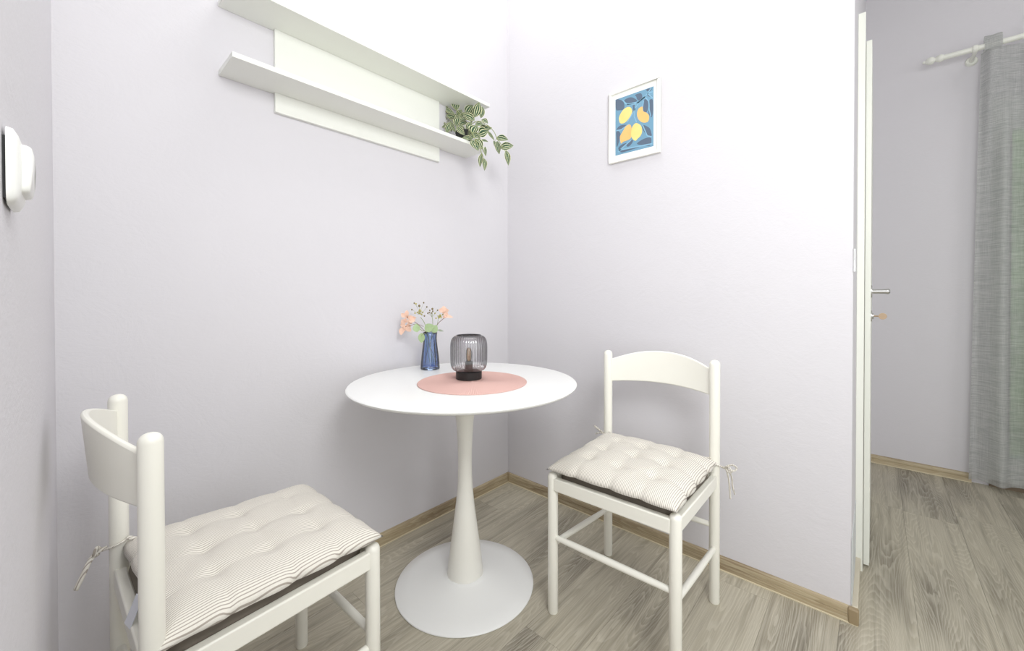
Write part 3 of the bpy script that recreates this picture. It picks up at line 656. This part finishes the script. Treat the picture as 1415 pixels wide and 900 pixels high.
def make_cushion(C, label, seed, dx, dy, sx, sy, rot, ties, lift, puff=1.0):
    random.seed(seed); loc, rz = C
    t = thing('seat_cushion', loc, rz, label, 'cushion', 'striped seat cushions on the dining chairs')
    n = 72; vs = []; fs = []; Z0 = .4775
    tufts = [(a+random.uniform(-.04, .04), b_+random.uniform(-.04, .04)) for a in (-.5, .0, .5) for b_ in (-.5, 0, .5)]
    ph = [random.uniform(0, 6.28) for _ in range(8)]
    def height(u, v):
        eu, ev = max(0, 1-abs(u)**3.2), max(0, 1-abs(v)**3.2); h = (eu*ev)**.48
        d = 0
        for a, b_ in tufts:
            r2 = ((u-a)**2+(v-b_)**2); d += math.exp(-r2/.010)*.62+math.exp(-r2/.05)*.20
        for a in (-.5, 0, .5):
            d += .13*math.exp(-((u-a)/.05)**2)*(1-abs(v)**6)+.13*math.exp(-((v-a)/.05)**2)*(1-abs(u)**6)
        for a in (-.5, .05, .5):
            for bb2 in (-1, 1):
                d += .45*math.exp(-((u-a)/.045)**2-((v-bb2)/.16)**2)+.45*math.exp(-((v-a)/.045)**2-((u-bb2)/.16)**2)
        wr = .03*math.sin(9*u+ph[0]+3*math.sin(4*v+ph[1]))+.03*math.sin(11*v+ph[2]+2*math.sin(5*u+ph[3]))
        return max(0, h*(1-min(d*puff, .8))+wr*h)
    for k in range(2):
        for i in range(n+1):
            for j in range(n+1):
                u, v = -1+2*i/n, -1+2*j/n
                # pull edge in at the quilting stitches, let corners point out
                def sc_(a, b_): 
                    w_ = sum(math.exp(-((b_-q)/.05)**2) for q in (-.5, .05, .5)); return 1-.018*w_*abs(a)**8-.016*(1-b_*b_)*abs(a)**4+.008*math.sin(14*b_+ph[4])*abs(a)**8
                x = u*sx*sc_(u, v); y = v*sy*sc_(v, u); h = height(u, v)
                edge = max(abs(u), abs(v))**10
                dr_ = lift(u, v)
                z = Z0+.012+dr_+(.030*h if k else -.012*min(1, h*1.6))-(.013*edge if u > .3 or abs(v) > .5 else 0)
                c_, s_ = math.cos(rot), math.sin(rot)
                vs.append((dx+x*c_-y*s_, dy+x*s_+y*c_, z))
    N1 = (n+1)**2
    for i in range(n):
        for j in range(n):
            a = i*(n+1)+j; fs.append((a, a+1, a+n+2, a+n+1)); fs.append((N1+a, N1+a+n+1, N1+a+n+2, N1+a+1))
    m = B(); m.add(vs, fs); me = m.mesh('cushion_cover')
    bm = bmesh.new(); bm.from_mesh(me); bmesh.ops.remove_doubles(bm, verts=bm.verts, dist=4e-5); bmesh.ops.recalc_face_normals(bm, faces=bm.faces); bm.to_mesh(me); bm.free()
    obj('cushion_cover', me, TICK, t, smooth='all')
    for (pts, w0) in ties: obj('tie', B().tube(curve(pts, 5), w0, 8, .45), TICK, t, smooth='all')
    return t
hx, hy = .196, .1985
def ring(x, y, z, r, a0, a1, n=9, dz=0): return [(x+r*math.cos(R(a0+(a1-a0)*k/n)), y+r*math.sin(R(a0+(a1-a0)*k/n)), z+dz*k/n) for k in range(n+1)]
rw = PR+.004
# chair 1: local x -> +x; the far back post is at (-hx, +hy); tie trails behind the post
t1 = [([(-.165, .165, .500), (-.183, .176, .508)]+ring(-hx, hy, .505, rw, -60, -180, 8, -.015), .0042),
      ([(-hx-rw+.001, hy-.002, .492), (-hx-.034, hy+.004, .488), (-hx-.047, hy-.004, .476), (-hx-.058, hy-.010, .452), (-hx-.068, hy-.010, .428)], .0050),
      ([(-hx-.030, hy+.004, .492), (-hx-.036, hy-.004, .500), (-hx-.040, hy-.004, .484), (-hx-.032, hy+.006, .480)], .0040),
      ([(-.160, -.165, .490), (-.180, -.178, .478)]+ring(-hx, -hy, .470, rw, 60, 180, 8, -.01), .0042),
      ([(-hx-rw, -hy+.004, .462), (-hx-.026, -hy+.010, .446), (-hx-.026, -hy+.008, .42), (-hx-.028, -hy+.006, .395)], .0048)]
lift1 = lambda u, v: .012*max(0, -u)*max(0, v)+.004*max(0, u)*max(0, -v)
cu1 = make_cushion(C1, 'beige striped cushion on the nearer chair at lower left, care tag behind', 11, .010, -.010, .203, .208, 0, t1, lift1, .5)
tg = B(); tg.box(-.0012, 0, -.012, .012, -.05, 0)
o = obj('care_tag', tg, TAGW, cu1); o.location = (-.192, -.045, .486); o.rotation_euler = (R(8), R(18), R(14)); o['label'] = 'white satin care tag'
# chair 2: local axes are turned by 180 degrees; right-hand post as seen = (-hx, +hy) local
t2 = [([(-.165, .168, .498), (-.182, .185, .496)]+ring(-hx, hy, .492, rw, -50, 100, 9, -.022), .0042),
      ([(-hx, hy+rw, .470), (-hx-.002, hy+.032, .468), (-hx+.002, hy+.040, .474)], .0060),
      ([(-hx, hy+.030, .470), (-hx-.006, hy+.052, .482), (-hx-.010, hy+.066, .474), (-hx-.004, hy+.056, .464), (-hx, hy+.034, .468)], .0040),
      ([(-hx, hy+.030, .470), (-hx+.012, hy+.046, .480), (-hx+.018, hy+.058, .470), (-hx+.010, hy+.048, .462), (-hx, hy+.034, .467)], .0040),
      ([(-hx, hy+.036, .466), (-hx+.004, hy+.044, .440), (-hx+.002, hy+.047, .410), (-hx+.006, hy+.050, .372)], .0042),
      ([(-hx, hy+.038, .466), (-hx-.008, hy+.050, .444), (-hx-.006, hy+.054, .412), (-hx-.010, hy+.060, .384)], .0038),
      ([(-.165, -.168, .502), (-.182, -.185, .502)]+ring(-hx, -hy, .498, rw, 50, -90, 9, -.01), .0042),
      ([(-hx, -hy-rw, .488), (-hx+.012, -hy-.030, .500), (-hx+.030, -hy-.046, .520)], .0042),
      ([(-hx, -hy-rw, .488), (-hx+.020, -hy-.030, .492), (-hx+.036, -hy-.036, .492)], .0038)]
lift2 = lambda u, v: .008*max(0, -u)*max(0, -v)+.003
make_cushion(C2, 'beige striped cushion tied with a bow on the chair by the right wall', 23, .014, .001, .206, .210, 0, t2, lift2, .62)

# ---------------------------------------------------------------- curtain pole and curtain
RX, RZ = 1.60, 2.372
rod = thing('curtain_rod', (RX, -1.742, RZ), 0, 'white curtain rod with turned finial and wall bracket above the balcony door', 'curtain rod')
def alongy(prof, y0, x=0, z=0, sgn=-1):
    m = B(); m.lathe(prof, 24); m.v = [(x+a, y0+sgn*c, z+b_) for a, b_, c in m.v]; return m
obj('pole', alongy([(.0138, .07), (.0138, 1.42)], 0), DOORW, rod, smooth=40)
FP = [(r_*1.2, z_) for r_, z_ in [(0, 0), (.004, .001), (.0065, .006), (.0055, .011), (.009, .014), (.0155, .024), (.0175, .034), (.015, .043), (.009, .049), (.0085, .053), (.013, .058), (.0165, .066), (.016, .076), (.0125, .084)]]
obj('finial', alongy(FP, 0), DOORW, rod, smooth=60)
obj('finial', alongy(FP, -1.49, sgn=1), DOORW, rod, smooth=60)
for by in (-.188, -1.30):
    m = alongy([(.0125, 0), (.0185, .003), (.0205, .012), (.0185, .021), (.0125, .024)], by); n0 = len(m.v)
    m.tube([(0, by-.012, -.008), (.02, by-.012, -.016), (.06, by-.012, -.018), (.105, by-.012, -.018)], [.010, .0085, .0085, .011], 14)
    m.tube([(.105, by-.012, -.018), (.116, by-.012, -.018)], [.021, .026], 28); obj('wall_bracket', m, DOORW, rod, smooth=50)
cb = B(); ny, nz = 150, 60; vs = []; fs = []
Y0, Y1 = -1.948, -2.98
for i in range(ny+1):
    s_ = i/ny
    for j in range(nz+1):
        tz = j/nz; z = .035+(2.352-.035)*tz
        yt = Y0+(Y1-Y0)*s_ - .020*tz*(1-s_)**6 + .012*(1-tz)*(1-s_)**6
        ph = s_*46.0
        amp = (.020+.012*(1-tz))*(1 if s_ < .5 else .9)
        x = 1.634+amp*math.sin(ph+.5*math.sin(3*tz))+.006*math.sin(ph*2.3+2*tz)
        # pleat that continues the tab: pulled forward of the rod near the top
        w_ = math.exp(-((yt+2.008)/.030)**4); fwd = max(0, (tz-.70)/.30)**1.2
        x = x*(1-w_*fwd)+(RX-.017)*w_*fwd
        vs.append((x, yt, z))
for i in range(ny):
    for j in range(nz): a = i*(nz+1)+j; fs.append((a, a+nz+1, a+nz+2, a+1))
cb.add(vs, fs); me = bpy.data.meshes.new('curtain'); me.from_pydata(cb.v, [], cb.f)
cur = obj('curtain', me, CURT, smooth='all')
tag(cur, 'sheer grey curtain with fabric tabs hanging from the white rod to the floor', 'curtain')
def tab(yc, w_):
    m = B(); path = [(RX-.018, 2.345), (RX-.0175, 2.372), (RX-.017, 2.395), (RX-.013, 2.412), (RX-.004, 2.422), (RX+.006, 2.422), (RX+.016, 2.412), (RX+.022, 2.395), (RX+.026, 2.37), (RX+.030, 2.345)]
    vs = []; fs = []
    for (x, z) in path:
        for k in range(5): vs.append((x, yc-w_/2+w_*k/4, z+.0015*math.sin(k*2)))
    for i in range(len(path)-1):
        for k in range(4): a = i*5+k; fs.append((a, a+1, a+6, a+5))
    m.add(vs, fs); return obj('tab', m, CURT, cur, smooth='all')
for yc in (-2.005, -2.27, -2.54, -2.81): tab(yc, .062)
